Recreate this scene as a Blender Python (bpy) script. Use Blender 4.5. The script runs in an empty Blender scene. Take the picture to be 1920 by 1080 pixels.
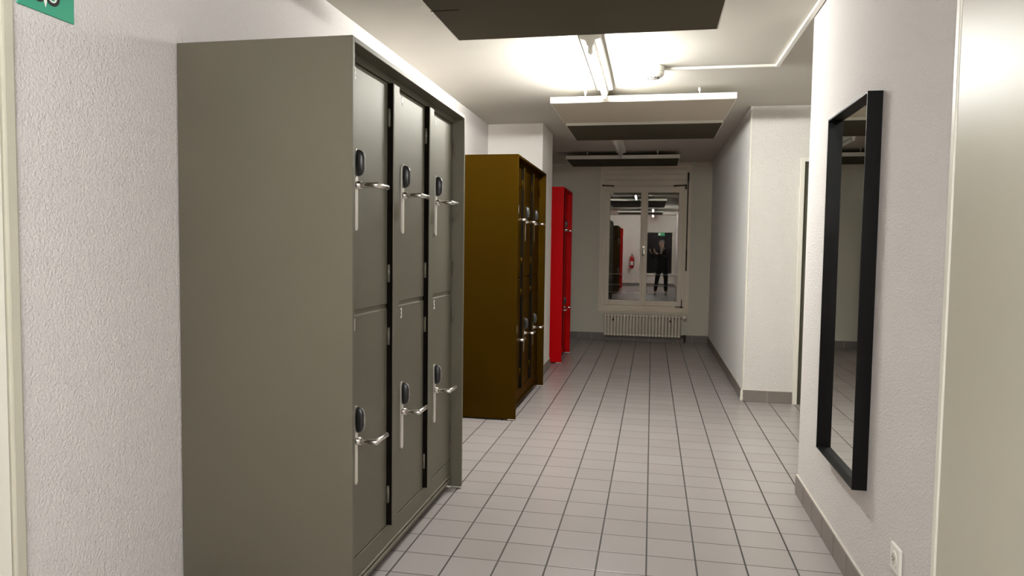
import bpy, bmesh, math, random
from mathutils import Vector, Matrix
random.seed(4)
S = bpy.context.scene
C = S.collection
PI = math.pi

# ------------------------------------------------------------------ camera
F, PITCH, YAW, ROLL, CAMH = 1335.55, -.0562, .19338, -.01325, 1.28955
_f = Vector((-math.sin(YAW)*math.cos(PITCH), math.cos(YAW)*math.cos(PITCH), math.sin(PITCH)))
_r = Vector((math.cos(YAW), math.sin(YAW), 0)); _d = _f.cross(_r)
_r2 = math.cos(ROLL)*_r + math.sin(ROLL)*_d; _d2 = -math.sin(ROLL)*_r + math.cos(ROLL)*_d
cam = bpy.data.cameras.new('camera'); cam_o = bpy.data.objects.new('camera', cam); C.objects.link(cam_o)
cam.sensor_width = 36; cam.lens = F/1920*36; cam.clip_start = .02; cam.clip_end = 100
_m = Matrix.Identity(4)
for i in range(3):
    _m[i][0] = _r2[i]; _m[i][1] = -_d2[i]; _m[i][2] = -_f[i]
_m[2][3] = CAMH
cam_o.matrix_world = _m
S.camera = cam_o
# ------------------------------------------------------------------ world (night outside), exposure
w = bpy.data.worlds.new('world'); S.world = w; w.use_nodes = True
w.node_tree.nodes['Background'].inputs[0].default_value = (.012, .011, .010, 1)
w.node_tree.nodes['Background'].inputs[1].default_value = .3
S.view_settings.view_transform = 'Standard'; S.view_settings.look = 'None'
S.view_settings.gamma = 1; S.view_settings.use_curve_mapping = False
S.view_settings.exposure = 0.14
LAMP = 470.0           # radiance of the lit fluorescent tube in view
LAMP_REAR = 640.0      # radiance of the tubes behind the camera, raised to brighten the near walls
LAMPCOL = (1.0, 1.0, .96)
S.cycles.max_bounces = 10; S.cycles.diffuse_bounces = 6; S.cycles.glossy_bounces = 6

# ------------------------------------------------------------------ materials
def mat(name, col, rough=.5, metal=0, spec=.5, bump=None, noise=None, coat=0, emit=None):
    m = bpy.data.materials.new(name); m.use_nodes = True
    nt = m.node_tree; b = nt.nodes['Principled BSDF']
    b.inputs['Base Color'].default_value = (*col, 1); b.inputs['Roughness'].default_value = rough
    b.inputs['Metallic'].default_value = metal; b.inputs['Specular IOR Level'].default_value = spec
    b.inputs['Coat Weight'].default_value = coat
    tc = nt.nodes.new('ShaderNodeTexCoord')
    if noise:                                  # (scale, amount): faint uneven paint
        n = nt.nodes.new('ShaderNodeTexNoise'); n.inputs['Scale'].default_value = noise[0]; n.inputs['Detail'].default_value = 5
        nt.links.new(tc.outputs['Object'], n.inputs['Vector'])
        mx = nt.nodes.new('ShaderNodeMix'); mx.data_type = 'RGBA'
        mx.inputs[6].default_value = (*[c*(1-noise[1]) for c in col], 1); mx.inputs[7].default_value = (*[min(1, c*(1+noise[1])) for c in col], 1)
        nt.links.new(n.outputs['Fac'], mx.inputs[0]); nt.links.new(mx.outputs[2], b.inputs['Base Color'])
    if bump:                                   # (scale, strength, distance)
        n = nt.nodes.new('ShaderNodeTexNoise'); n.inputs['Scale'].default_value = bump[0]; n.inputs['Detail'].default_value = 3
        n.inputs['Roughness'].default_value = .6
        nt.links.new(tc.outputs['Object'], n.inputs['Vector'])
        bp = nt.nodes.new('ShaderNodeBump'); bp.inputs['Strength'].default_value = bump[1]; bp.inputs['Distance'].default_value = bump[2]
        nt.links.new(n.outputs['Fac'], bp.inputs['Height']); nt.links.new(bp.outputs['Normal'], b.inputs['Normal'])
    if emit:
        b.inputs['Emission Color'].default_value = (*emit[0], 1); b.inputs['Emission Strength'].default_value = emit[1]
    return m

M = {}
M['plaster'] = mat('stucco_plaster', (.68, .645, .62), .85, spec=.2, bump=(120, 1.0, .006), noise=(2.0, .03))
M['smooth_wall'] = mat('painted_wall', (.88, .855, .80), .6, spec=.3, bump=(60, .25, .002), noise=(1.6, .03))
M['rough_wall'] = mat('grainy_painted_wall', (.88, .855, .79), .8, spec=.3, bump=(120, 1.0, .015), noise=(1.6, .03))
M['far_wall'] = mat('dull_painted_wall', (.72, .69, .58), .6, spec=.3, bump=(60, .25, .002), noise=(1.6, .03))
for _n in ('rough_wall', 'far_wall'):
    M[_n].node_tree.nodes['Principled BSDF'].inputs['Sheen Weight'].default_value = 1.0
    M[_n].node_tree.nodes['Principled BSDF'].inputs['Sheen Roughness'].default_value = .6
M['ceiling'] = mat('ceiling_paint', (.56, .53, .47), .7, spec=.3, noise=(3.2, .035), bump=(12, .12, .01))
M['skirting'] = mat('skirting_tile', (.20, .175, .155), .4)
M['joint'] = mat('pale_joint_filler', (.6, .56, .5), .8)
M['trim_white'] = mat('white_trim_paint', (.80, .78, .68), .4)
M['door_cream'] = mat('cream_door_lacquer', (.52, .50, .40), .38, spec=.35, noise=(9, .02))
M['door_dark'] = mat('dark_green_grey_door', (.075, .075, .05), .45)
M['win_wood'] = mat('old_cream_window_paint', (.88, .80, .65), .5, noise=(8, .04))
M['radiator'] = mat('radiator_enamel', (.90, .83, .70), .4)
M['grey'] = mat('olive_grey_steel_lacquer', (.148, .136, .100), .52, metal=.5, spec=.5, noise=(2.2, .05))
M['brown'] = mat('bronze_brown_lacquer', (.048, .0245, .0012), .46, metal=.85, spec=.3, noise=(2.2, .05))
M['brown'].node_tree.nodes['Principled BSDF'].inputs['Specular Tint'].default_value = (.75, .50, .18, 1)
M['red'] = mat('red_lacquer', (.50, .0004, .002), .45, spec=.08)
M['cavity'] = mat('shade_and_seam_black', (.006, .005, .004), .9, spec=0)  # near-black painted in for the shade of gaps and holes; also a panel seam
M['chrome'] = mat('brushed_stainless', (.72, .69, .64), .24, metal=1)
M['plate'] = mat('pale_stainless_plate', (.80, .77, .70), .42, metal=.75)
M['black_plastic'] = mat('black_lock_plastic', (.010, .010, .010), .35)
M['grey_plastic'] = mat('grey_lock_rim', (.30, .29, .28), .3, metal=.5)
M['digit_white'] = mat('white_number_film', (.85, .83, .78), .5)
M['black_frame'] = mat('black_frame_lacquer', (.002, .002, .002), .45, spec=.18)
M['mirror'] = mat('mirror_silver', (.90, .92, .86), .015, metal=1)
M['panel_white'] = mat('white_panel_edge', (.80, .78, .70), .55)
M['panel_grey'] = mat('light_acoustic_face', (.55, .49, .40), .85, bump=(220, .2, .001))
M['panel_dark'] = mat('charcoal_acoustic_face', (.075, .064, .042), .9, spec=.15, bump=(220, .3, .001), noise=(3, .06))
M['plastic_white'] = mat('white_plastic', (.80, .79, .72), .35)
M['tube'] = mat('lit_fluorescent_tube', (.9, .9, .85), .3, emit=(LAMPCOL, LAMP))
M['tube_rear'] = mat('lit_tube_behind_camera', (.9, .9, .85), .3, emit=((1, 1.02, 1.04), LAMP_REAR))
M['tube_off'] = mat('unlit_fluorescent_tube', (.75, .75, .72), .25)
M['sign_green'] = mat('green_sign_film', (.035, .30, .18), .35)
M['iron'] = mat('dark_window_iron', (.02, .014, .01), .5)
M['strap'] = mat('brown_strap', (.03, .022, .014), .7)
M['rail_out'] = mat('pale_metal_rail', (.55, .55, .52), .5)
M['skin'] = mat('skin', (.55, .33, .24), .5)
M['hair'] = mat('grey_hair', (.16, .145, .13), .85, bump=(70, 1.0, .03))
M['jacket'] = mat('dark_jacket', (.005, .004, .004), .9, spec=.1)
M['trousers'] = mat('black_trousers', (.004, .0035, .004), .9, spec=.1)
M['shoe'] = mat('black_shoes', (.012, .012, .012), .5)
M['scarf'] = mat('pale_scarf', (.30, .25, .20), .9, noise=(30, .5))
M['phone'] = mat('phone_black', (.01, .01, .012), .2)
M['sign_lit'] = mat('lit_exit_sign_green', (.02, .35, .14), .4, emit=((.05, .55, .22), .35))
M['sign_lit_white'] = mat('lit_exit_sign_white', (.9, .9, .85), .4, emit=((.9, 1, .85), .6))
M['extinguisher'] = mat('red_extinguisher', (.5, .01, .01), .3)

def glass_pane():
    m = bpy.data.materials.new('window_glass'); m.use_nodes = True
    nt = m.node_tree; nt.nodes.clear(); o = nt.nodes.new('ShaderNodeOutputMaterial')
    g = nt.nodes.new('ShaderNodeBsdfGlossy'); g.inputs['Roughness'].default_value = 0.0; g.inputs[0].default_value = (1, .97, .92, 1)
    t = nt.nodes.new('ShaderNodeBsdfTransparent'); t.inputs[0].default_value = (.85, .86, .84, 1)
    mx = nt.nodes.new('ShaderNodeMixShader'); mx.inputs[0].default_value = .08
    nt.links.new(t.outputs[0], mx.inputs[1]); nt.links.new(g.outputs[0], mx.inputs[2]); nt.links.new(mx.outputs[0], o.inputs[0])
    return m
M['glass'] = glass_pane()

def tile_floor():
    m = bpy.data.materials.new('grey_floor_tiles'); m.use_nodes = True
    nt = m.node_tree; b = nt.nodes['Principled BSDF']; N = nt.nodes; L = nt.links
    tc = N.new('ShaderNodeTexCoord'); sp = N.new('ShaderNodeSeparateXYZ'); L.new(tc.outputs['Object'], sp.inputs[0])
    def mth(op, a, b_=None):
        n = N.new('ShaderNodeMath'); n.operation = op
        for i, v in enumerate((a, b_)):
            if v is None: continue
            if isinstance(v, (int, float)): n.inputs[i].default_value = v
            else: L.new(v, n.inputs[i])
        return n.outputs[0]
    TX, TY = .2, .2*.94541
    ux = mth('DIVIDE', mth('SUBTRACT', sp.outputs[0], .00661), TX)
    uy = mth('DIVIDE', mth('SUBTRACT', sp.outputs[1], 3.5655), TY)
    def dist(u, T):   # metres to the nearest joint centre
        fr = mth('FRACT', u); return mth('MULTIPLY', mth('MINIMUM', fr, mth('SUBTRACT', 1.0, fr)), T)
    dx, dy = dist(ux, TX), dist(uy, TY)
    jx = mth('LESS_THAN', dx, .0036); jy = mth('LESS_THAN', dy, .0024)
    j = mth('MAXIMUM', jx, jy)
    cmb = N.new('ShaderNodeCombineXYZ'); L.new(mth('FLOOR', ux), cmb.inputs[0]); L.new(mth('FLOOR', uy), cmb.inputs[1])
    wn = N.new('ShaderNodeTexWhiteNoise'); wn.noise_dimensions = '2D'; L.new(cmb.outputs[0], wn.inputs['Vector'])
    ns = N.new('ShaderNodeTexNoise'); ns.inputs['Scale'].default_value = 2.5; ns.inputs['Detail'].default_value = 4; L.new(tc.outputs['Object'], ns.inputs['Vector'])
    v = mth('ADD', mth('MULTIPLY', wn.outputs['Value'], .35), mth('MULTIPLY', ns.outputs['Fac'], .65))
    mx = N.new('ShaderNodeMix'); mx.data_type = 'RGBA'; L.new(v, mx.inputs[0])
    mx.inputs[6].default_value = (.340, .304, .292, 1); mx.inputs[7].default_value = (.400, .366, .358, 1)
    b.inputs['Specular IOR Level'].default_value = .9
    m2 = N.new('ShaderNodeMix'); m2.data_type = 'RGBA'; L.new(j, m2.inputs[0]); L.new(mx.outputs[2], m2.inputs[6]); m2.inputs[7].default_value = (.022, .016, .013, 1)
    L.new(m2.outputs[2], b.inputs['Base Color'])
    L.new(mth('ADD', mth('MULTIPLY', j, .5), .27), b.inputs['Roughness'])
    h = mth('MINIMUM', mth('DIVIDE', mth('MINIMUM', dx, dy), .005), 1.0)
    bp = N.new('ShaderNodeBump'); bp.inputs['Strength'].default_value = .35; bp.inputs['Distance'].default_value = .002
    L.new(h, bp.inputs['Height']); L.new(bp.outputs['Normal'], b.inputs['Normal'])
    return m
M['floor'] = tile_floor()

# ------------------------------------------------------------------ mesh helpers
def add_box(bm, x0, x1, y0, y1, z0, z1, bev=0, seg=2):
    t = bmesh.new()
    r = bmesh.ops.create_cube(t, size=1)
    for v in t.verts:
        v.co = Vector((x0 + (v.co.x+.5)*(x1-x0), y0 + (v.co.y+.5)*(y1-y0), z0 + (v.co.z+.5)*(z1-z0)))
    if bev:
        bmesh.ops.bevel(t, geom=list(t.edges), offset=bev, segments=seg, profile=.5, affect='EDGES')
    merge(bm, t)
def merge(bm, t):
    me = bpy.data.meshes.new('tmp'); t.to_mesh(me); t.free(); bm.from_mesh(me); bpy.data.meshes.remove(me)
def add_tube(bm, pts, rad, seg=12, cap=True):
    pts = [Vector(p) for p in pts]
    rads = rad if isinstance(rad, (list, tuple)) else [rad]*len(pts)
    rings = []; up = None
    for i, p in enumerate(pts):
        a = pts[max(i-1, 0)]; b = pts[min(i+1, len(pts)-1)]
        t = (b-a).normalized()
        if up is None or abs(up.dot(t)) > .98:
            up = Vector((0, 0, 1)) if abs(t.z) < .9 else Vector((1, 0, 0))
        s = t.cross(up).normalized(); u = s.cross(t).normalized(); up = u
        rings.append([bm.verts.new(p + rads[i]*(math.cos(2*PI*k/seg)*s + math.sin(2*PI*k/seg)*u)) for k in range(seg)])
    for a, b in zip(rings, rings[1:]):
        for k in range(seg):
            f = bm.faces.new((a[k], a[(k+1) % seg], b[(k+1) % seg], b[k])); f.smooth = True
    if cap:
        bm.faces.new(rings[0][::-1]); bm.faces.new(rings[-1])
def add_prism(bm, poly, axis, a, b):       # polygon in the other two axes, extruded along axis
    def P(u, v, w):
        return {0: (w, u, v), 1: (u, w, v), 2: (u, v, w)}[axis]
    lo = [bm.verts.new(P(u, v, a)) for u, v in poly]; hi = [bm.verts.new(P(u, v, b)) for u, v in poly]
    n = len(poly)
    bm.faces.new(lo); bm.faces.new(hi[::-1])
    for i in range(n): bm.faces.new((lo[i], hi[i], hi[(i+1) % n], lo[(i+1) % n]))
def obj(name, bm, m, parent=None, loc=None, smooth=False):
    bmesh.ops.recalc_face_normals(bm, faces=list(bm.faces))
    me = bpy.data.meshes.new(name); bm.to_mesh(me); bm.free()
    if smooth:
        for p in me.polygons: p.use_smooth = True
    me.materials.append(m)
    o = bpy.data.objects.new(name, me); C.objects.link(o)
    if parent: o.parent = parent
    if loc: o.location = loc
    return o
def box(name, m, dims, parent=None, bev=0):
    bm = bmesh.new(); add_box(bm, *dims, bev=bev); return obj(name, bm, m, parent)
def tag(o, label, cat, group=None):
    o['label'] = label; o['category'] = cat
    if group: o['group'] = group
    return o
def thing(name, label, cat, loc=(0, 0, 0), group=None):
    o = bpy.data.objects.new(name, None); C.objects.link(o); o.location = loc; o.empty_display_size = .1
    return tag(o, label, cat, group)
def struct(o): o['kind'] = 'structure'; return o
def dup_tree(o, parent=None):
    c = o.copy(); C.objects.link(c); c.parent = parent
    for ch in list(o.children): dup_tree(ch, c)
    return c
def text_mesh(s, size, extrude, sx=1, align='CENTER'):
    cu = bpy.data.curves.new('t', 'FONT'); cu.body = s; cu.size = size; cu.extrude = extrude; cu.align_x = align; cu.align_y = 'CENTER'; cu.offset = size*.02
    o = bpy.data.objects.new('t', cu); C.objects.link(o); bpy.context.view_layer.update()
    me = bpy.data.meshes.new_from_object(o.evaluated_get(bpy.context.evaluated_depsgraph_get()))
    bpy.data.objects.remove(o); me.transform(Matrix.Diagonal((sx, 1, 1, 1)))
    return me

# ------------------------------------------------------------------ room shell
H = 2.505; XL, XR = -1.62, .79; YF = 10.2; YB = -5.3; XA = 2.6
struct(box('floor', M['floor'], (-1.9, 3.0, -5.6, 10.5, -.12, 0)))
struct(box('ceiling', M['ceiling'], (-1.9, 3.0, -5.6, 10.5, H, H+.12)))
struct(box('wall_left', M['plaster'], (XL-.15, XL, YB, 10.5, 0, H)))
struct(box('wall_left_pier', M['smooth_wall'], (XL, -1.07, 6.93, 7.62, 0, H), bev=.004))
struct(box('wall_right_near', M['plaster'], (XR, XA+.2, YB, 3.97, 0, H), bev=.006))
struct(box('wall_right_far', M['rough_wall'], (XR, XA+.2, 6.33, YF, 0, H), bev=.004))
struct(box('wall_alcove_end', M['smooth_wall'], (XA, XA+.15, 3.97, 6.33, 0, H)))
struct(box('wall_back', M['smooth_wall'], (XL-.15, XR, YB-.15, YB, 0, H)))
WX0, WX1, WZ0, WZ1 = -.665, .418, .497, 2.172
bm = bmesh.new()
add_box(bm, XL-.15, WX0, YF, YF+.25, 0, H); add_box(bm, WX1, XA+.2, YF, YF+.25, 0, H)
add_box(bm, WX0, WX1, YF, YF+.25, 0, WZ0); add_box(bm, WX0, WX1, YF, YF+.25, WZ1, H)
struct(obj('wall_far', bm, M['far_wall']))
# tiled skirting
def skirting(name, segs, h=.10):
    bm = bmesh.new(); jb = bmesh.new()
    for (ax, c, side, a, b) in segs:      # run along axis ax from a to b at wall plane c, standing out towards side
        n = max(1, round(abs(b-a)/.2)); st = (b-a)/n
        for i in range(n):
            p, q = sorted((a+i*st, a+(i+1)*st)); p += .0015; q -= .0015
            lo, hi = sorted((c, c+side*.011))
            if ax == 'y': add_box(bm, lo, hi, p, q, 0, h, bev=.002, seg=1)
            else: add_box(bm, p, q, lo, hi, 0, h, bev=.002, seg=1)
        lo, hi = sorted((c, c+side*.008)); p, q = sorted((a, b))
        if ax == 'y': add_box(jb, lo, hi, p, q, 0, h+.004)
        else: add_box(jb, p, q, lo, hi, 0, h+.004)
    o = struct(obj(name, bm, M['skirting'])); obj('joint_filler', jb, M['joint'], o); return o
skirting('baseboard_right', [('y', XR, -1, 3.97, 2.13), ('y', XR, -1, 1.1, YB)])
skirting('baseboard_right_far', [('y', XR, -1, 6.32, YF), ('x', 6.33, -1, XR, 1.19)])
skirting('baseboard_far', [('x', YF, -1, XL, XR-.012)])
skirting('baseboard_left', [('y', -1.07, 1, 6.93, 7.62), ('x', 7.62, 1, XL, -1.07), ('y', XL, 1, 7.7, YF), ('y', XL, 1, 3.7, 5.1), ('y', XL, 1, 1.62, 2.2), ('x', 6.93, -1, XL, -1.075)])
skirting('baseboard_back', [('x', YB, 1, XL, XR)])
# pale corner bead on the far right corner and its drip of filler
bm = bmesh.new(); add_box(bm, XR-.003, XR+.010, 6.327, 6.335, .10, H); add_tube(bm, [(XR-.008, 6.322, z) for z in (.0, .02, .05, .08, .11)], [.008, .016, .011, .012, .004], 8)
struct(obj('trim_1', bm, M['trim_white']))

# door in the alcove: white frame, dark leaf
bm = bmesh.new()
add_box(bm, 1.192, 1.226, 6.295, 6.33, 0, 2.07, bev=.003); add_box(bm, 2.05, 2.084, 6.295, 6.33, 0, 2.07, bev=.003); add_box(bm, 1.2245, 2.0515, 6.297, 6.33, 2.036, 2.069, bev=.001)
d = struct(obj('door_1', bm, M['trim_white']))
box('door_leaf', M['door_dark'], (1.226, 2.05, 6.315, 6.33, .006, 2.036), d)
bm = bmesh.new(); add_tube(bm, [(1.97, 6.315, 1.05), (1.97, 6.26, 1.05), (1.85, 6.26, 1.05)], .01); add_box(bm, 1.95, 1.99, 6.308, 6.316, .95, 1.13, bev=.003)
obj('door_handle', bm, M['chrome'], d)

# near right door: steel frame and cream leaf
bm = bmesh.new()
for y0, y1 in ((2.085, 2.112), (1.12, 1.147)): add_box(bm, XR-.016, XR, y0, y1, 0, 2.13, bev=.004)
add_box(bm, XR-.015, XR, 1.145, 2.087, 2.10, 2.129, bev=.001)
d = struct(obj('door_2', bm, M['trim_white']))
box('door_leaf', M['door_cream'], (XR-.012, XR, 1.150, 2.082, .006, 2.097), d, bev=.002)
bm = bmesh.new(); add_tube(bm, [(XR-.012, 1.22, 1.05), (XR-.06, 1.22, 1.05), (XR-.06, 1.34, 1.05)], .01); add_box(bm, XR-.018, XR-.011, 1.20, 1.24, .95, 1.13, bev=.002)
obj('door_handle', bm, M['chrome'], d)
# near left door
bm = bmesh.new()
for y0, y1 in ((1.525, 1.562), (.55, .587)): add_box(bm, XL, XL+.02, y0, y1, 0, 2.13, bev=.006)
add_box(bm, XL, XL+.02, .55, 1.562, 2.095, 2.13, bev=.006)
d = struct(obj('door_3', bm, M['door_cream']))
box('door_leaf', M['trim_white'], (XL, XL+.012, .59, 1.522, .006, 2.09), d, bev=.002)

# ------------------------------------------------------------------ far window
bm = bmesh.new()   # casing boards round the opening and the shutter box above it
add_box(bm, -.738, WX0, YF-.006, YF, .41, 2.47); add_box(bm, WX1, .512, YF-.006, YF, .41, 2.47)
add_box(bm, WX0, WX1, YF-.006, YF, .41, WZ0); add_box(bm, WX0, WX1, YF-.006, YF, WZ1, 2.47)
add_box(bm, -.70, .47, YF-.018, YF-.006, .425, .470, bev=.003)
for z in (2.19, 2.265, 2.345): add_box(bm, -.67, .44, YF-.022, YF-.006, z, z+.068, bev=.006)
add_box(bm, -.695, WX0+.012, YF-.02, YF-.002, .49, 2.185, bev=.004); add_box(bm, WX1-.012, .448, YF-.02, YF-.002, .49, 2.185, bev=.004)
win = struct(obj('window_1', bm, M['win_wood']))
def ring(bm, x0, x1, z0, z1, ox0, ox1, oz0, oz1, y0, y1, bev):   # outer rect minus opening
    add_box(bm, x0, ox0, y0, y1, z0, z1, bev=bev); add_box(bm, ox1, x1, y0, y1, z0, z1, bev=bev)
    add_box(bm, ox0-.002, ox1+.002, y0+.001, y1-.001, z0, oz0, bev=bev); add_box(bm, ox0-.002, ox1+.002, y0+.001, y1-.001, oz1, z1, bev=bev)
for (x0, x1, g0, g1) in ((WX0+.004, -.121, -.597, -.168), (-.117, WX1-.004, -.071, .347)):
    bm = bmesh.new(); ring(bm, x0, x1, WZ0+.003, WZ1-.003, g0, g1, .576, 2.086, YF-.026, YF+.022, .005)
    s = obj('window_sash', bm, M['win_wood'], win)
    box('window_pane', M['glass'], (g0-.004, g1+.004, YF+.006, YF+.010, .572, 2.09), s)
bm = bmesh.new(); add_box(bm, -.132, -.106, YF-.040, YF-.026, .52, 2.15, bev=.004); obj('window_meeting_strip', bm, M['win_wood'], win)
bm = bmesh.new(); add_box(bm, -.132, -.106, YF-.046, YF-.040, 1.23, 1.34, bev=.002); add_tube(bm, [(-.119, YF-.045, 1.31), (-.119, YF-.085, 1.31), (-.121, YF-.088, 1.29), (-.128, YF-.086, 1.20)], [.008, .008, .009, .007], 10)
obj('window_handle', bm, M['chrome'], win)
for (a, b) in (((-.70, 2.185), (-.545, 2.178)), ((.27, 2.178), (.445, 2.185))):
    bm = bmesh.new(); add_tube(bm, [(a[0], YF-.035, a[1]), (b[0], YF-.035, b[1])], .0075, 8)
    if a[0] > 0: add_box(bm, .425, .45, YF-.05, YF-.02, 2.13, 2.195, bev=.003)
    else: add_tube(bm, [(-.70, YF-.02, 2.185), (-.70, YF-.05, 2.185)], .013, 8)
    obj('stay_rod', bm, M['iron'], win)
bm = bmesh.new()
for x in (-.545, .29): add_tube(bm, [(x-.03, YF-.03, 2.165), (x, YF-.04, 2.150), (x+.03, YF-.03, 2.165)], .007, 8)
obj('stay_catch', bm, M['win_wood'], win)
bm = bmesh.new(); add_tube(bm, [(.416, YF-.03, .60), (.416, YF-.03, .50)], .006, 8); add_box(bm, .395, .435, YF-.045, YF-.02, .485, .505, bev=.003); add_tube(bm, [(.33, YF-.03, .497), (.41, YF-.03, .497)], .005, 8)
obj('corner_catch', bm, M['iron'], win)
bm = bmesh.new(); add_box(bm, .459, .474, YF-.024, YF-.019, 1.02, 2.33); add_box(bm, .455, .479, YF-.036, YF-.006, 2.24, 2.36, bev=.003); add_box(bm, .458, .476, YF-.030, YF-.006, 1.00, 1.30, bev=.003)
tag(obj('shutter_strap', bm, M['strap']), 'dark brown shutter strap hanging down the right side of the far window', 'strap')
# guard rails outside, standing on side posts fixed to the wall
bm = bmesh.new()
for z in (.93, .775, .665): add_tube(bm, [(-.72, YF+.30, z), (.48, YF+.30, z)], .007, 8)
for x in (-.72, .48): add_tube(bm, [(x, YF+.30, .62), (x, YF+.30, .97)], .009, 8); add_tube(bm, [(x, YF+.245, .80), (x, YF+.30, .80)], .009, 8)
tag(obj('window_guard_railing', bm, M['rail_out']), 'thin pale horizontal guard rails outside the dark far window', 'railing')

# ------------------------------------------------------------------ radiator
rad = thing('radiator', 'cream column radiator on the far wall under the window', 'radiator', (-.118, YF, 0))
bm = bmesh.new(); n = 24; x0, x1 = -.53, .53; yo = -.115
for i in range(n):
    x = x0 + (x1-x0)*(i+.5)/n
    for dy in (0, .055):
        add_tube(bm, [(x, yo+dy, .092), (x, yo+dy, .105), (x, yo+dy, .355), (x, yo+dy, .372)], [.011, .0145, .0145, .011], 10)
    add_box(bm, x-.0155, x+.0155, yo-.018, yo+.073, .345, .382, bev=.010, seg=3)
    add_box(bm, x-.0155, x+.0155, yo-.018, yo+.073, .075, .110, bev=.010, seg=3)
add_tube(bm, [(x0, yo+.028, .364), (x1, yo+.028, .364)], .015, 10); add_tube(bm, [(x0, yo+.028, .092), (x1, yo+.028, .092)], .015, 10)
obj('radiator_columns', bm, M['radiator'], rad)
for x in (-.40, .385):
    bm = bmesh.new(); add_box(bm, x-.012, x+.012, -.135, 0, .30, .312, bev=.002); add_tube(bm, [(x, -.134, .296), (x, -.146, .296)], .009, 10)
    obj('wall_bracket', bm, M['iron'], rad)
bm = bmesh.new(); add_tube(bm, [(.53, yo+.028, .364), (.60, yo+.028, .364)], .010, 10); add_tube(bm, [(.572, yo+.035, .364), (.572, yo-.02, .364), (.572, yo-.035, .364)], [.022, .030, .024], 16)
obj('valve', bm, M['radiator'], rad)
bm = bmesh.new(); add_tube(bm, [(.53, yo+.028, .092), (.585, yo+.028, .092), (.585, yo+.028, 0)], .010, 10); add_box(bm, .565, .605, yo+.008, yo+.048, .07, .112, bev=.005)
obj('return_pipe', bm, M['iron'], rad)

# ------------------------------------------------------------------ ceiling: panels, lamps, detector
def panel(label, x0, x1, y0, y1, dark=True, z0=2.405, z1=2.45, seam=None):
    cx, cy = (x0+x1)/2, (y0+y1)/2
    t = thing('acoustic_ceiling_panel', label, 'ceiling panel', (cx, cy, z1), 'acoustic panels hung under the corridor ceiling')
    hx, hy, th = (x1-x0)/2, (y1-y0)/2, z0-z1
    bm = bmesh.new(); add_box(bm, -hx, hx, -hy, hy, th, 0, bev=.0015, seg=1); obj('panel_body', bm, M['panel_white'], t)
    bm = bmesh.new(); add_box(bm, -hx+.008, hx-.008, -hy+.008, hy-.008, th-.0015, th+.003); obj('panel_face', bm, M['panel_dark' if dark else 'panel_grey'], t)
    for sx in (-1, 1):
        for sy in (-1, 1):
            bm = bmesh.new(); px, py = sx*hx*.62, sy*(hy-.07)
            add_box(bm, px-.018, px+.018, py-.012, py+.012, -.001, .006, bev=.001, seg=1); add_tube(bm, [(px, py, .004), (px, py, H-z1)], .004, 8)
            add_tube(bm, [(px, py, .030), (px, py, H-z1)], .010, 8)
            obj('hanger', bm, M['plastic_white'], t)
    if seam:
        box('seam', M['cavity'], (-hx, -hx+.14, seam-cy-.0015, seam-cy+.0015, th-.003, th-.001), t)
    return t
panel('large charcoal ceiling panel nearest the camera at the top edge of the photo', -1.057, .300, 2.52, 3.79, seam=3.30)
panel('charcoal ceiling panel overhead behind the nearest one, seen only reflected in the window', -1.057, .300, 1.18, 2.49)
panel('charcoal ceiling panel behind the person, seen only reflected in the window', -1.057, .300, -2.70, -1.39)
panel('light grey ceiling panel with bright white front edge beside the lit tube lamp', -.797, .583, 5.50, 6.385, dark=False)
panel('dark ceiling panel directly behind the light grey one', -.797, .583, 6.52, 7.42)
panel('farthest dark ceiling panel hanging in front of the window', -1.09, .303, 8.95, 9.76)

def lamp(label, x, y0, y1, tube='tube'):
    t = thing('fluorescent_lamp', label, 'ceiling lamp', (x, (y0+y1)/2, H), 'fluorescent tube lamps on the ceiling')
    h = (y1-y0)/2
    bm = bmesh.new()      # batten with splayed reflector wings
    add_prism(bm, [(-.060, -.001), (.060, -.001), (.060, -.024), (.056, -.030), (.026, -.036), (.020, -.066), (-.020, -.066), (-.026, -.036), (-.056, -.030), (-.060, -.024)], 1, -h-.02, h+.02)
    obj('batten_housing', bm, M['plastic_white'], t)
    bm = bmesh.new(); add_tube(bm, [(0, -h+.04, -.090), (0, h-.04, -.090)], .014, 16); tb = obj('fluorescent_tube', bm, M[tube], t)
    for s in (-1, 1):
        bm = bmesh.new(); add_tube(bm, [(0, s*(h-.045), -.090), (0, s*(h-.012), -.090)], .0145, 16); obj('tube_cap', bm, M['chrome'], tb)
        bm = bmesh.new(); add_box(bm, -.014, .014, min(s*h, s*(h-.014)), max(s*h, s*(h-.014)), -.108, -.060, bev=.004); obj('tube_holder', bm, M['plastic_white'], t)
    return t
lamp('lit fluorescent tube lamp on the ceiling next to the smoke detector', -.372, 4.12, 5.40)
lamp('unlit fluorescent lamp on the ceiling between the two farthest dark panels', -.405, 7.68, 8.90, tube='tube_off')
lamp('lit tube lamp behind the camera, nearest to the person, reflected in the window', 0.0, -1.0, .24, tube='tube_rear')
lamp('lit tube lamp near the back wall, reflected in the window', 0.0, -4.40, -3.14, tube='tube_rear')

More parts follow.
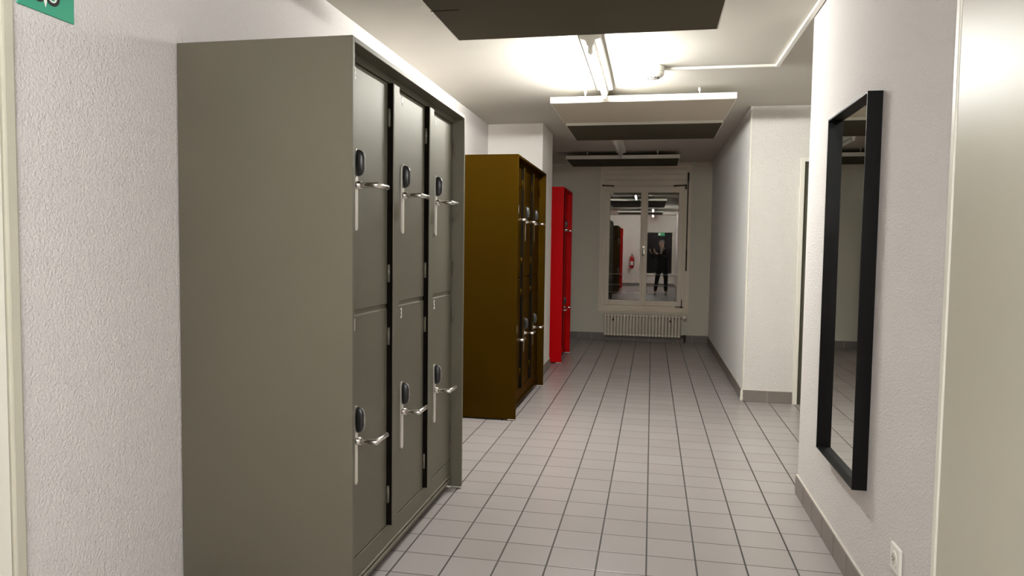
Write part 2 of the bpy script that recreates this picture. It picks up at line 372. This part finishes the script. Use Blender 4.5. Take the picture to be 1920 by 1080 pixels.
sd = thing('smoke_detector', 'white round smoke detector on the ceiling right of the lit lamp', 'smoke detector', (-.02, 4.90, H))
def lathe(bm, prof, seg=32):
    rings = [[bm.verts.new((r*math.cos(2*PI*k/seg), r*math.sin(2*PI*k/seg), z)) for k in range(seg)] for r, z in prof]
    for a, b in zip(rings, rings[1:]):
        for k in range(seg):
            f = bm.faces.new((a[k], a[(k+1) % seg], b[(k+1) % seg], b[k])); f.smooth = True
    bm.faces.new(rings[0]); bm.faces.new(rings[-1])
bm = bmesh.new(); lathe(bm, [(.070, 0), (.072, -.004), (.072, -.034), (.069, -.037)]); obj('detector_base', bm, M['plastic_white'], sd)
bm = bmesh.new(); lathe(bm, [(.066, -.037), (.070, -.041), (.070, -.052), (.060, -.066), (.040, -.076), (.014, -.079)]); dh = obj('detector_head', bm, M['plastic_white'], sd)
bm = bmesh.new()
for k in range(10):
    a = 2*PI*k/10; add_box(bm, .030, .0415, -.006, .006, -.0775, -.070); 
    vs = list(bm.verts)[-8:]
    bmesh.ops.rotate(bm, verts=vs, cent=(0, 0, 0), matrix=Matrix.Rotation(a, 3, 'Z'))
obj('detector_vent', bm, M['cavity'], dh)
bm = bmesh.new(); add_box(bm, .048, .782, 4.935, 4.960, H-.015, H, bev=.002); add_box(bm, .758, .784, 3.45, 4.962, H-.016, H, bev=.002)
bmesh.ops.delete(bm, geom=[], context='VERTS')
tag(obj('cable_conduit', bm, M['plastic_white']), 'white cable trunking running from the smoke detector across the ceiling to the right wall', 'conduit')

# ------------------------------------------------------------------ lockers
# local frame: origin at the front, near, bottom corner; +x out into the corridor, +y away from the camera
XF = -.972
def plate_mesh():
    bm = bmesh.new(); n = 10; w2, z0, z1 = .0125, -.160, .128
    poly = []
    for k in range(n+1):
        a = PI*k/n; poly.append((w2*math.cos(a), z1 - w2 + w2*math.sin(a)))
    for k in range(n+1):
        a = PI + PI*k/n; poly.append((w2*math.cos(a), z0 + w2 + w2*math.sin(a)))
    add_prism(bm, poly, 0, 0, .006); return bm
def lock_mesh(x0, x1, ry, z0, z1, seg=28):
    bm = bmesh.new(); zc, rz = (z0+z1)/2, (z1-z0)/2
    rings = []
    for x, s in ((x0, 1), (x0+(x1-x0)*.3, .985), (x0+(x1-x0)*.55, .93), (x0+(x1-x0)*.75, .82), (x0+(x1-x0)*.9, .64), (x1, .38)):
        rings.append([bm.verts.new((x, ry*s*math.cos(2*PI*k/seg), zc + rz*s*math.copysign(abs(math.sin(2*PI*k/seg))**.95, math.sin(2*PI*k/seg)))) for k in range(seg)])
    for a, b in zip(rings, rings[1:]):
        for k in range(seg):
            f = bm.faces.new((a[k], a[(k+1) % seg], b[(k+1) % seg], b[k])); f.smooth = True
    bm.faces.new(rings[0]); bm.faces.new(rings[-1]); return bm
def locker(name, label, y0, n, W, m, digits, muted=False):
    t = thing(name, label, 'locker', (XF, y0, 0), 'locker cabinets along the left wall')
    D = XF - XL - .004; T = .018; Ht = 1.975
    bm = bmesh.new()
    add_box(bm, -D, 0, 0, T, .012, Ht, bev=.0015, seg=1); add_box(bm, -D, 0, W-T, W, .012, Ht, bev=.0015, seg=1)
    add_box(bm, -D, 0, T, W-T, Ht-T, Ht-.0005, bev=.0015, seg=1); add_box(bm, -D, -D+.01, T, W-T, .05, Ht-T); add_box(bm, -D, -.07, T, W-T, .05, .065)
    obj('cabinet_shell', bm, m, t)
    bm = bmesh.new(); add_box(bm, -D+.01, -.082, T+.001, W-T-.001, .067, Ht-T-.002); obj('interior_shade_block', bm, M['cavity'], t)  # solid near-black block in place of the shaded hollow behind the doors
    box('top_rail', m, (-.075, -.058, T, W-T, 1.931, Ht-T), t, bev=.001)
    box('middle_rail', m, (-.082, -.068, T, W-T, 1.042, 1.066), t)
    bm = bmesh.new()
    add_box(bm, -.075, -.059, T, W-T, .052, .156, bev=.002, seg=1)
    add_box(bm, -.075, -.053, T, W-T, .070, .079, bev=.003); add_box(bm, -.075, -.052, T, W-T, .044, .060, bev=.003)
    obj('bottom_rail', bm, m, t)
    for y in (T+.03, W-T-.03):
        for x in (-.10, -D+.05):
            bm = bmesh.new(); add_tube(bm, [(x, y, 0), (x, y, .006), (x, y, .05)], [.012, .012, .007], 12); obj('foot_glide', bm, M['black_plastic'], t)
    box('underside_shade_sheet', M['cavity'], (-.112, -.100, T, W-T, 0, .05), t)  # black sheet added to paint the shade under the cabinet
    for y in (0, W-T): box('edge_strip', M['plate'], (-.058, .001, y-.0008, y+T+.0008, .006, .013), t)
    pitch = (W-2*T)/n; mul = .068; gap = .010
    hinge_me = lock_me = rim_me = plate_me = lever_me = door_me = {}
    protos = {}
    for k in range(n):
        c = T + k*pitch
        bm = bmesh.new(); a = c if k else c+.001
        add_box(bm, -.075, -.039, a, c+mul-(.016 if k == 0 else 0), .156, 1.931, bev=.004); obj('mullion', bm, m, t)
        y_a = c+mul-(.016 if k == 0 else 0)+.001; y_b = c+pitch-gap
        if k: box('gap_shade_strip', M['cavity'], (-.075, -.0415, c-.0035, c, .158, 1.929), t)  # black strip added as the shade in the gap beside the mullion
        for row in (0, 1):
            z0, z1 = ((.160, 1.043), (1.060, 1.927))[row]
            bm = bmesh.new(); add_box(bm, -.082, -.060, c+mul-y_a, y_b-y_a, 0, z1-z0, bev=.004)
            dr = obj('door', bm, m, t, loc=(0, y_a, z0))
            zs = (.590, 1.503)[row] - z0; ys = .086
            if not protos:
                protos['p'] = obj('lever_plate', plate_mesh(), M['plate'], dr, loc=(-.060, ys, zs))
                protos['l'] = obj('lock_module', lock_mesh(0, .027, .0125, .030, .124), M['black_plastic'], dr, loc=(-.052, ys, zs))
                protos['r'] = obj('lock_rim', lock_mesh(0, .0175, .0105, .034, .120), M['grey_plastic'], dr, loc=(-.041, ys+.0050, zs))
                bm = bmesh.new(); add_tube(bm, [(-.052, 0, 0), (-.047, 0, 0), (-.046, 0, 0), (-.036, 0, 0)], [.0145, .0145, .0135, .0135], 16)
                add_tube(bm, [(-.04, 0, 0), (.024, 0, 0), (.029, 0, 0)], [.0098, .0098, .006], 16); add_tube(bm, [(.0185, -.0075, 0), (.0185, -.004, 0), (.0185, .107, 0), (.0185, .110, 0)], [.006, .0096, .0096, .007], 16)
                protos['v'] = obj('lever_handle', bm, M['chrome'], dr, loc=(0, ys, zs))
                bm = bmesh.new(); add_tube(bm, [(0, 0, -.032), (0, 0, .032)], .0055, 10); add_tube(bm, [(0, 0, -.036), (0, 0, -.032)], [.002, .0055], 10); add_tube(bm, [(0, 0, .032), (0, 0, .036)], [.0055, .002], 10)
                protos['h'] = obj('hinge', bm, m if name != 'x' else m, dr, loc=(-.056, y_b-y_a+.005, .125))
                first = True
            else: first = False
            for key in 'plrv':
                if first: continue
                q = protos[key].copy(); C.objects.link(q); q.parent = dr; q.location = (protos[key].location.x, protos[key].location.y, zs)
            hz = (.125, .770) if row == 0 else (.122, .735)
            for j, z in enumerate(hz):
                if first and j == 0: protos['h'].location.z = z; continue
                q = protos['h'].copy(); C.objects.link(q); q.parent = dr; q.location = (-.056, y_b-y_a+.005, z)
            dg = digits[k*2+row] if digits else None
            if dg:
                me = text_mesh(dg, .060, .0004, .62)
                me.materials.append(M['digit_white'])
                q = bpy.data.objects.new('number', me); C.objects.link(q); q.parent = dr
                q.matrix_local = Matrix(((0, 0, 1, -.0595), (1, 0, 0, ys-.004), (0, 1, 0, z1-z0-.036), (0, 0, 0, 1)))
    return t
locker('grey_locker_cabinet', 'large olive-grey steel locker cabinet with six doors, nearest the camera on the left', 2.213, 3, 1.427, M['grey'], ['1', '2', '3', '4', '5', '6'])
brown_cab = locker('brown_locker_cabinet', 'dark bronze-brown locker cabinet with six doors between the grey cabinet and the white pier', 5.155, 3, 1.385, M['brown'], ['7', '8', '9', '10', '11', '12'])
red_cab = locker('red_locker_cabinet', 'bright red narrow locker cabinet beyond the white pier', 7.89, 2, .85, M['red'], None)
c2 = dup_tree(brown_cab); c2.location = (XF, -1.75, 0); c2['label'] = 'dark brown locker cabinet behind the camera, seen only reflected in the window'
c3 = dup_tree(red_cab); c3.location = (XF, -3.9, 0); c3['label'] = 'red locker cabinet behind the camera, seen only reflected in the window'

# ------------------------------------------------------------------ wall mirror
mr = thing('wall_mirror', 'tall narrow mirror in a black box frame on the near right wall', 'mirror', (XR, 3.05, 1.142))
y0, y1, z0, z1, t_, dp = -.290, .290, -.722, .722, .007, .052
bm = bmesh.new(); ring(bm, y0, y1, z0, z1, y0+t_, y1-t_, z0+t_, z1-t_, -dp, 0, .0008)
for v in bm.verts: v.co = Vector((v.co.y, v.co.x, v.co.z))
obj('mirror_frame', bm, M['black_frame'], mr)
bm = bmesh.new(); add_box(bm, -.022, -.018, y0+t_, y1-t_, z0+t_, z1-t_); obj('mirror_glass', bm, M['mirror'], mr)

# ------------------------------------------------------------------ socket on the right wall
so = thing('wall_socket', 'white wall socket low on the near right wall below the mirror', 'socket', (XR, 2.41, .318))
bm = bmesh.new(); add_box(bm, -.011, 0, -.043, .043, -.043, .043, bev=.004); pl = obj('socket_plate', bm, M['plastic_white'], so)
bm = bmesh.new()
add_tube(bm, [(-.010, 0, 0), (-.0135, 0, 0)], .026, 28); obj('socket_rim', bm, M['plastic_white'], pl)
bm = bmesh.new()
hexp = [(.021*math.cos(PI/6+PI/3*k)*.9, .021*math.sin(PI/6+PI/3*k)) for k in range(6)]
add_prism(bm, hexp, 0, -.0142, -.0130); hx_ = obj('socket_insert', bm, M['joint'], so)
bm = bmesh.new()
for a, b in ((-.0075, .004), (.0075, .004), (0, -.004)): add_tube(bm, [(-.0141, a, b), (-.0148, a, b)], .0024, 10)
obj('pin_holes', bm, M['cavity'], hx_)

# ------------------------------------------------------------------ green sign on the left wall
sg = thing('wall_sign', 'green square sign with black round lettering at the top left corner', 'sign', (XL, 1.679, 1.902))
bm = bmesh.new(); add_box(bm, 0, .004, -.093, .093, 0, .186, bev=.001, seg=1); sp_ = obj('sign_panel', bm, M['sign_green'], sg)
def sector(name, cy, cz, r0, r1, a0, a1, x0, x1, m, seg=40):
    bm = bmesh.new(); pts = []
    for k in range(seg+1):
        a = math.radians(a0+(a1-a0)*k/seg); pts.append((cy+r1*math.cos(a), cz+r1*math.sin(a)))
    if r0 > 0:
        for k in range(seg, -1, -1):
            a = math.radians(a0+(a1-a0)*k/seg); pts.append((cy+r0*math.cos(a), cz+r0*math.sin(a)))
    add_prism(bm, pts, 0, x0, x1); return obj(name, bm, m, sg)
sector('sign_digit', .0185, .051, .0150, .0240, -150, 90, .004, .0046, M['black_plastic'])
sector('sign_digit_outline', .0185, .051, .0105, .0150, -165, 90, .004, .0045, M['digit_white'])
sector('sign_digit', .0185, .055, 0, .0105, 0, 359, .004, .0047, M['black_plastic'])
sector('sign_digit', -.0275, .047, .0110, .0220, 0, 359.9, .004, .0046, M['black_plastic'])
bm = bmesh.new(); add_prism(bm, [(-.014, .046), (.004, .046), (-.0045, .017)], 0, .0040, .0045); obj('sign_wedge', bm, M['digit_white'], sg)

# ------------------------------------------------------------------ back of the corridor (seen in the window's reflection)
bm = bmesh.new(); ring(bm, -.27, .74, .40, 1.96, -.20, .68, .46, 1.90, YB, YB+.05, .004)
bw = struct(obj('window_2', bm, M['trim_white']))
box('dark_glazing', M['phone'], (-.20, .68, YB+.002, YB+.01, .46, 1.90), bw)
ex = thing('exit_sign', 'small green and white exit sign on the back wall, reflected in the window', 'sign', (.30, YB+.05, 1.78))
box('sign_case', M['sign_lit'], (-.12, .12, -.03, .02, 0, .12), ex, bev=.004)
bm = bmesh.new(); add_box(bm, -.10, -.02, .020, .022, .02, .10); add_prism(bm, [(.02, .03), (.08, .03), (.05, .0)], 1, .020, .022)
for v in bm.verts:
    if v.co.x > .01: v.co.z += .05
obj('sign_pictogram', bm, M['sign_lit_white'], ex)
fe = thing('fire_extinguisher', 'red fire extinguisher on the back wall, reflected in the left window pane', 'fire extinguisher', (-.70, YB, .62))
bm = bmesh.new()
vs0 = 0
lathe(bm, [(.066, 0), (.072, .01), (.072, .36), (.060, .40), (.026, .425), (.022, .45)], 24)
for v in bm.verts: v.co.y += .085
obj('cylinder_body', bm, M['extinguisher'], fe)
bm = bmesh.new(); add_tube(bm, [(0, .085, .44), (0, .085, .50)], .018, 12); add_tube(bm, [(0, .07, .50), (0, .17, .53)], .009, 8); add_tube(bm, [(0, .08, .47), (.06, .09, .46), (.085, .10, .38), (.08, .10, .10)], .009, 8); add_box(bm, -.05, .05, 0, .014, .10, .34)
obj('valve_and_hose', bm, M['black_plastic'], fe)
bm = bmesh.new(); add_box(bm, -.05, .05, .1575, .1585, .12, .26, bev=0); obj('paper_label', bm, M['digit_white'], fe)

# ------------------------------------------------------------------ the person taking the picture
def skinned(chains, sub=2):
    """chains of (point, radius) sharing points by key -> one skinned, subdivided bmesh"""
    me = bpy.data.meshes.new('sk'); verts = []; edges = []; rad = []; idx = {}
    for ch in chains:
        prev = None
        for p, r in ch:
            key = tuple(round(c, 4) for c in p)
            if key not in idx: idx[key] = len(verts); verts.append(p); rad.append(r)
            if prev is not None: edges.append((prev, idx[key]))
            prev = idx[key]
    me.from_pydata(verts, edges, [])
    o = bpy.data.objects.new('sk', me); C.objects.link(o)
    o.modifiers.new('s', 'SKIN').use_smooth_shade = True
    for i, r in enumerate(rad):
        rr = r if isinstance(r, tuple) else (r, r); me.skin_vertices[0].data[i].radius = rr
    me.skin_vertices[0].data[0].use_root = True
    sm = o.modifiers.new('u', 'SUBSURF'); sm.levels = sub; sm.render_levels = sub
    bpy.context.view_layer.update()
    r = bpy.data.meshes.new_from_object(o.evaluated_get(bpy.context.evaluated_depsgraph_get()))
    bpy.data.objects.remove(o)
    bm = bmesh.new(); bm.from_mesh(r); bpy.data.meshes.remove(r); return bm
pr = thing('person', 'person in dark clothes with grey hair holding up a phone, reflected in the far window', 'person', (.30, -.42, 0))
pelvis = (0, 0, .82); chest = (-.01, .0, 1.14); neck = (-.02, .015, 1.31); headb = (-.03, .03, 1.36); headm = (-.035, .045, 1.45); headt = (-.035, .04, 1.53)
hipL, hipR = (-.085, 0, .79), (.085, 0, .79)
knL, knR = (-.15, .03, .43), (.10, .02, .43)
anL, anR = (-.19, .0, .08), (.11, -.03, .08)
shL, shR = (-.165, .0, 1.25), (.145, .0, 1.25)
elL, elR = (-.26, .12, 1.06), (.12, .19, 1.05)
wrL, wrR = (-.335, .325, 1.235), (-.225, .330, 1.215)
torso = [(pelvis, (.12, .08)), ((0, 0, .97), (.125, .09)), (chest, (.15, .105)), ((-.015, .005, 1.24), (.12, .085)), (neck, .05), (headb, .05), ((-.035, .05, 1.40), (.068, .08)), (headm, (.075, .092)), (headt, (.055, .065))]
body = skinned([torso, [(pelvis, (.12, .08)), (hipL, .068), (knL, .052), (anL, .034), ((-.20, .10, .03), .028)], [(pelvis, (.12, .08)), (hipR, .068), (knR, .052), (anR, .034), ((.13, .07, .03), .028)],
                [((-.015, .005, 1.24), (.12, .085)), (shL, .052), (elL, .037), (wrL, .024)], [((-.015, .005, 1.24), (.12, .085)), (shR, .052), (elR, .037), (wrR, .024)]])
# hands: palm and five fingers each, closed round the phone's side edges
for s, wr, px in ((-1, wrL, -.354), (1, wrR, -.246)):
    palm = [(wr, .022), ((px+s*.004, .350, wr[2]+.035), (.018, .026)), ((px+s*.006, .372, 1.285), (.014, .030))]
    chains = [palm]
    for j, (dz, ln) in enumerate(((.040, .95), (.018, 1.0), (-.004, .95), (-.026, .8))):
        b = (px+s*.006, .372, 1.285)
        z = 1.275+dz
        chains.append([(b, (.014, .030)), ((px+s*.012, .390, z), .0092), ((px+s*.010, .414, z+.004), .0086), ((px-s*.010*ln, .4205, z+.006), .0078)])
    b2 = ((px+s*.004, .350, wr[2]+.035))
    chains.append([(b2, (.018, .026)), ((px-s*.004, .368, 1.262), .0100), ((px-s*.016, .374, 1.285), .0090), ((px-s*.028, .377, 1.303), .0080)])
    hb = skinned(chains); merge(body, hb)
# face: nose, brow, ears
for pts, r in (([(-.035, .125, 1.462), (-.035, .142, 1.438), (-.035, .138, 1.425)], [.007, .013, .010]),
               ([(-.058, .120, 1.470), (-.035, .126, 1.474), (-.012, .120, 1.470)], [.006, .007, .006]),
               ([(-.052, .119, 1.400), (-.035, .124, 1.398), (-.018, .119, 1.400)], [.004, .007, .004]),
               ([(-.110, .045, 1.430), (-.114, .040, 1.450), (-.110, .036, 1.470)], [.008, .012, .009]),
               ([(.040, .045, 1.430), (.044, .040, 1.450), (.040, .036, 1.470)], [.008, .012, .009])):
    add_tube(body, pts, r, 10)
obj('body', body, M['skin'], pr, smooth=True)
for x in (-.060, -.010):
    eb = bmesh.new(); t_e = bmesh.new(); bmesh.ops.create_uvsphere(t_e, u_segments=14, v_segments=10, radius=.010)
    for v in t_e.verts: v.co += Vector((x, .112, 1.452))
    merge(eb, t_e)
    obj('eye', eb, M['black_plastic'], pr, smooth=True)
jk = skinned([[((0, 0, .74), (.175, .125)), ((0, 0, .80), (.170, .120)), ((0, 0, .97), (.150, .112)), (chest, (.172, .125)), ((-.015, .005, 1.24), (.140, .103)), ((-.018, .01, 1.30), .066)],
              [((-.015, .005, 1.24), (.140, .103)), (shL, .072), (elL, .055), ((-.318, .28, 1.198), .038)], [((-.015, .005, 1.24), (.140, .103)), (shR, .072), (elR, .055), ((-.165, .30, 1.185), .038)]])
obj('jacket', jk, M['jacket'], pr, smooth=True)
tr = skinned([[((0, 0, .86), (.155, .108)), ((0, 0, .80), (.155, .108)), (hipL, .098), ((-.115, .015, .62), .080), (knL, .064), ((-.175, .012, .24), .056), ((-.19, 0, .10), .052)],
              [((0, 0, .80), (.155, .108)), (hipR, .098), ((.092, .01, .62), .080), (knR, .064), ((.106, -.005, .24), .056), ((.11, -.03, .10), .052)]])
obj('trousers', tr, M['trousers'], pr, smooth=True)
for a in ((-.19, 0), (.11, -.03)):
    sh = skinned([[((a[0], a[1]-.045, .042), (.036, .038)), ((a[0], a[1]+.02, .046), (.038, .042)), ((a[0]-.006, a[1]+.10, .036), (.042, .030)), ((a[0]-.012, a[1]+.165, .030), (.032, .022))]])
    zmin = min(v.co.z for v in sh.verts)
    for v in sh.verts: v.co.z -= zmin
    obj('shoe', sh, M['shoe'], pr, smooth=True)
sc_ = skinned([[((-.08, .03, 1.33), .030), ((-.03, .085, 1.315), .036), ((.03, .05, 1.33), .030), ((.02, -.03, 1.34), .028), ((-.06, -.03, 1.34), .028), ((-.085, .01, 1.335), .028)], [((-.03, .085, 1.315), .036), ((-.05, .115, 1.22), .030), ((-.055, .125, 1.12), .022)]])
obj('scarf', sc_, M['scarf'], pr, smooth=True)
hr = bmesh.new(); bmesh.ops.create_icosphere(hr, subdivisions=4, radius=1)
for v in hr.verts:
    d_ = v.co.normalized(); lump = 1 + .09*math.sin(d_.x*17+d_.z*9)*math.sin(d_.y*14-d_.z*7) + .03*math.sin(d_.x*41)*math.sin(d_.z*37+d_.y*29)
    v.co = Vector((-.035 + d_.x*.094*lump, .030 + d_.y*.104*lump, 1.478 + d_.z*.092*lump))
geo = [v for v in hr.verts if v.co.y > .100 - .35*(1.50-v.co.z) and v.co.z < 1.505 or v.co.z < 1.395]
bmesh.ops.delete(hr, geom=geo, context='VERTS')
obj('hair', hr, M['hair'], pr, smooth=True)
ph = thing('phone', 'black phone held up by the person, reflected in the window', 'phone', (0, -.020, 1.285))
bm = bmesh.new(); add_box(bm, -.036, .036, -.008, .0, -.075, .075, bev=.003); obj('phone_body', bm, M['phone'], ph)
bm = bmesh.new(); add_box(bm, .008, .032, .0, .0015, .042, .070, bev=.0005, seg=1); obj('camera_bump', bm, M['grey_plastic'], ph)
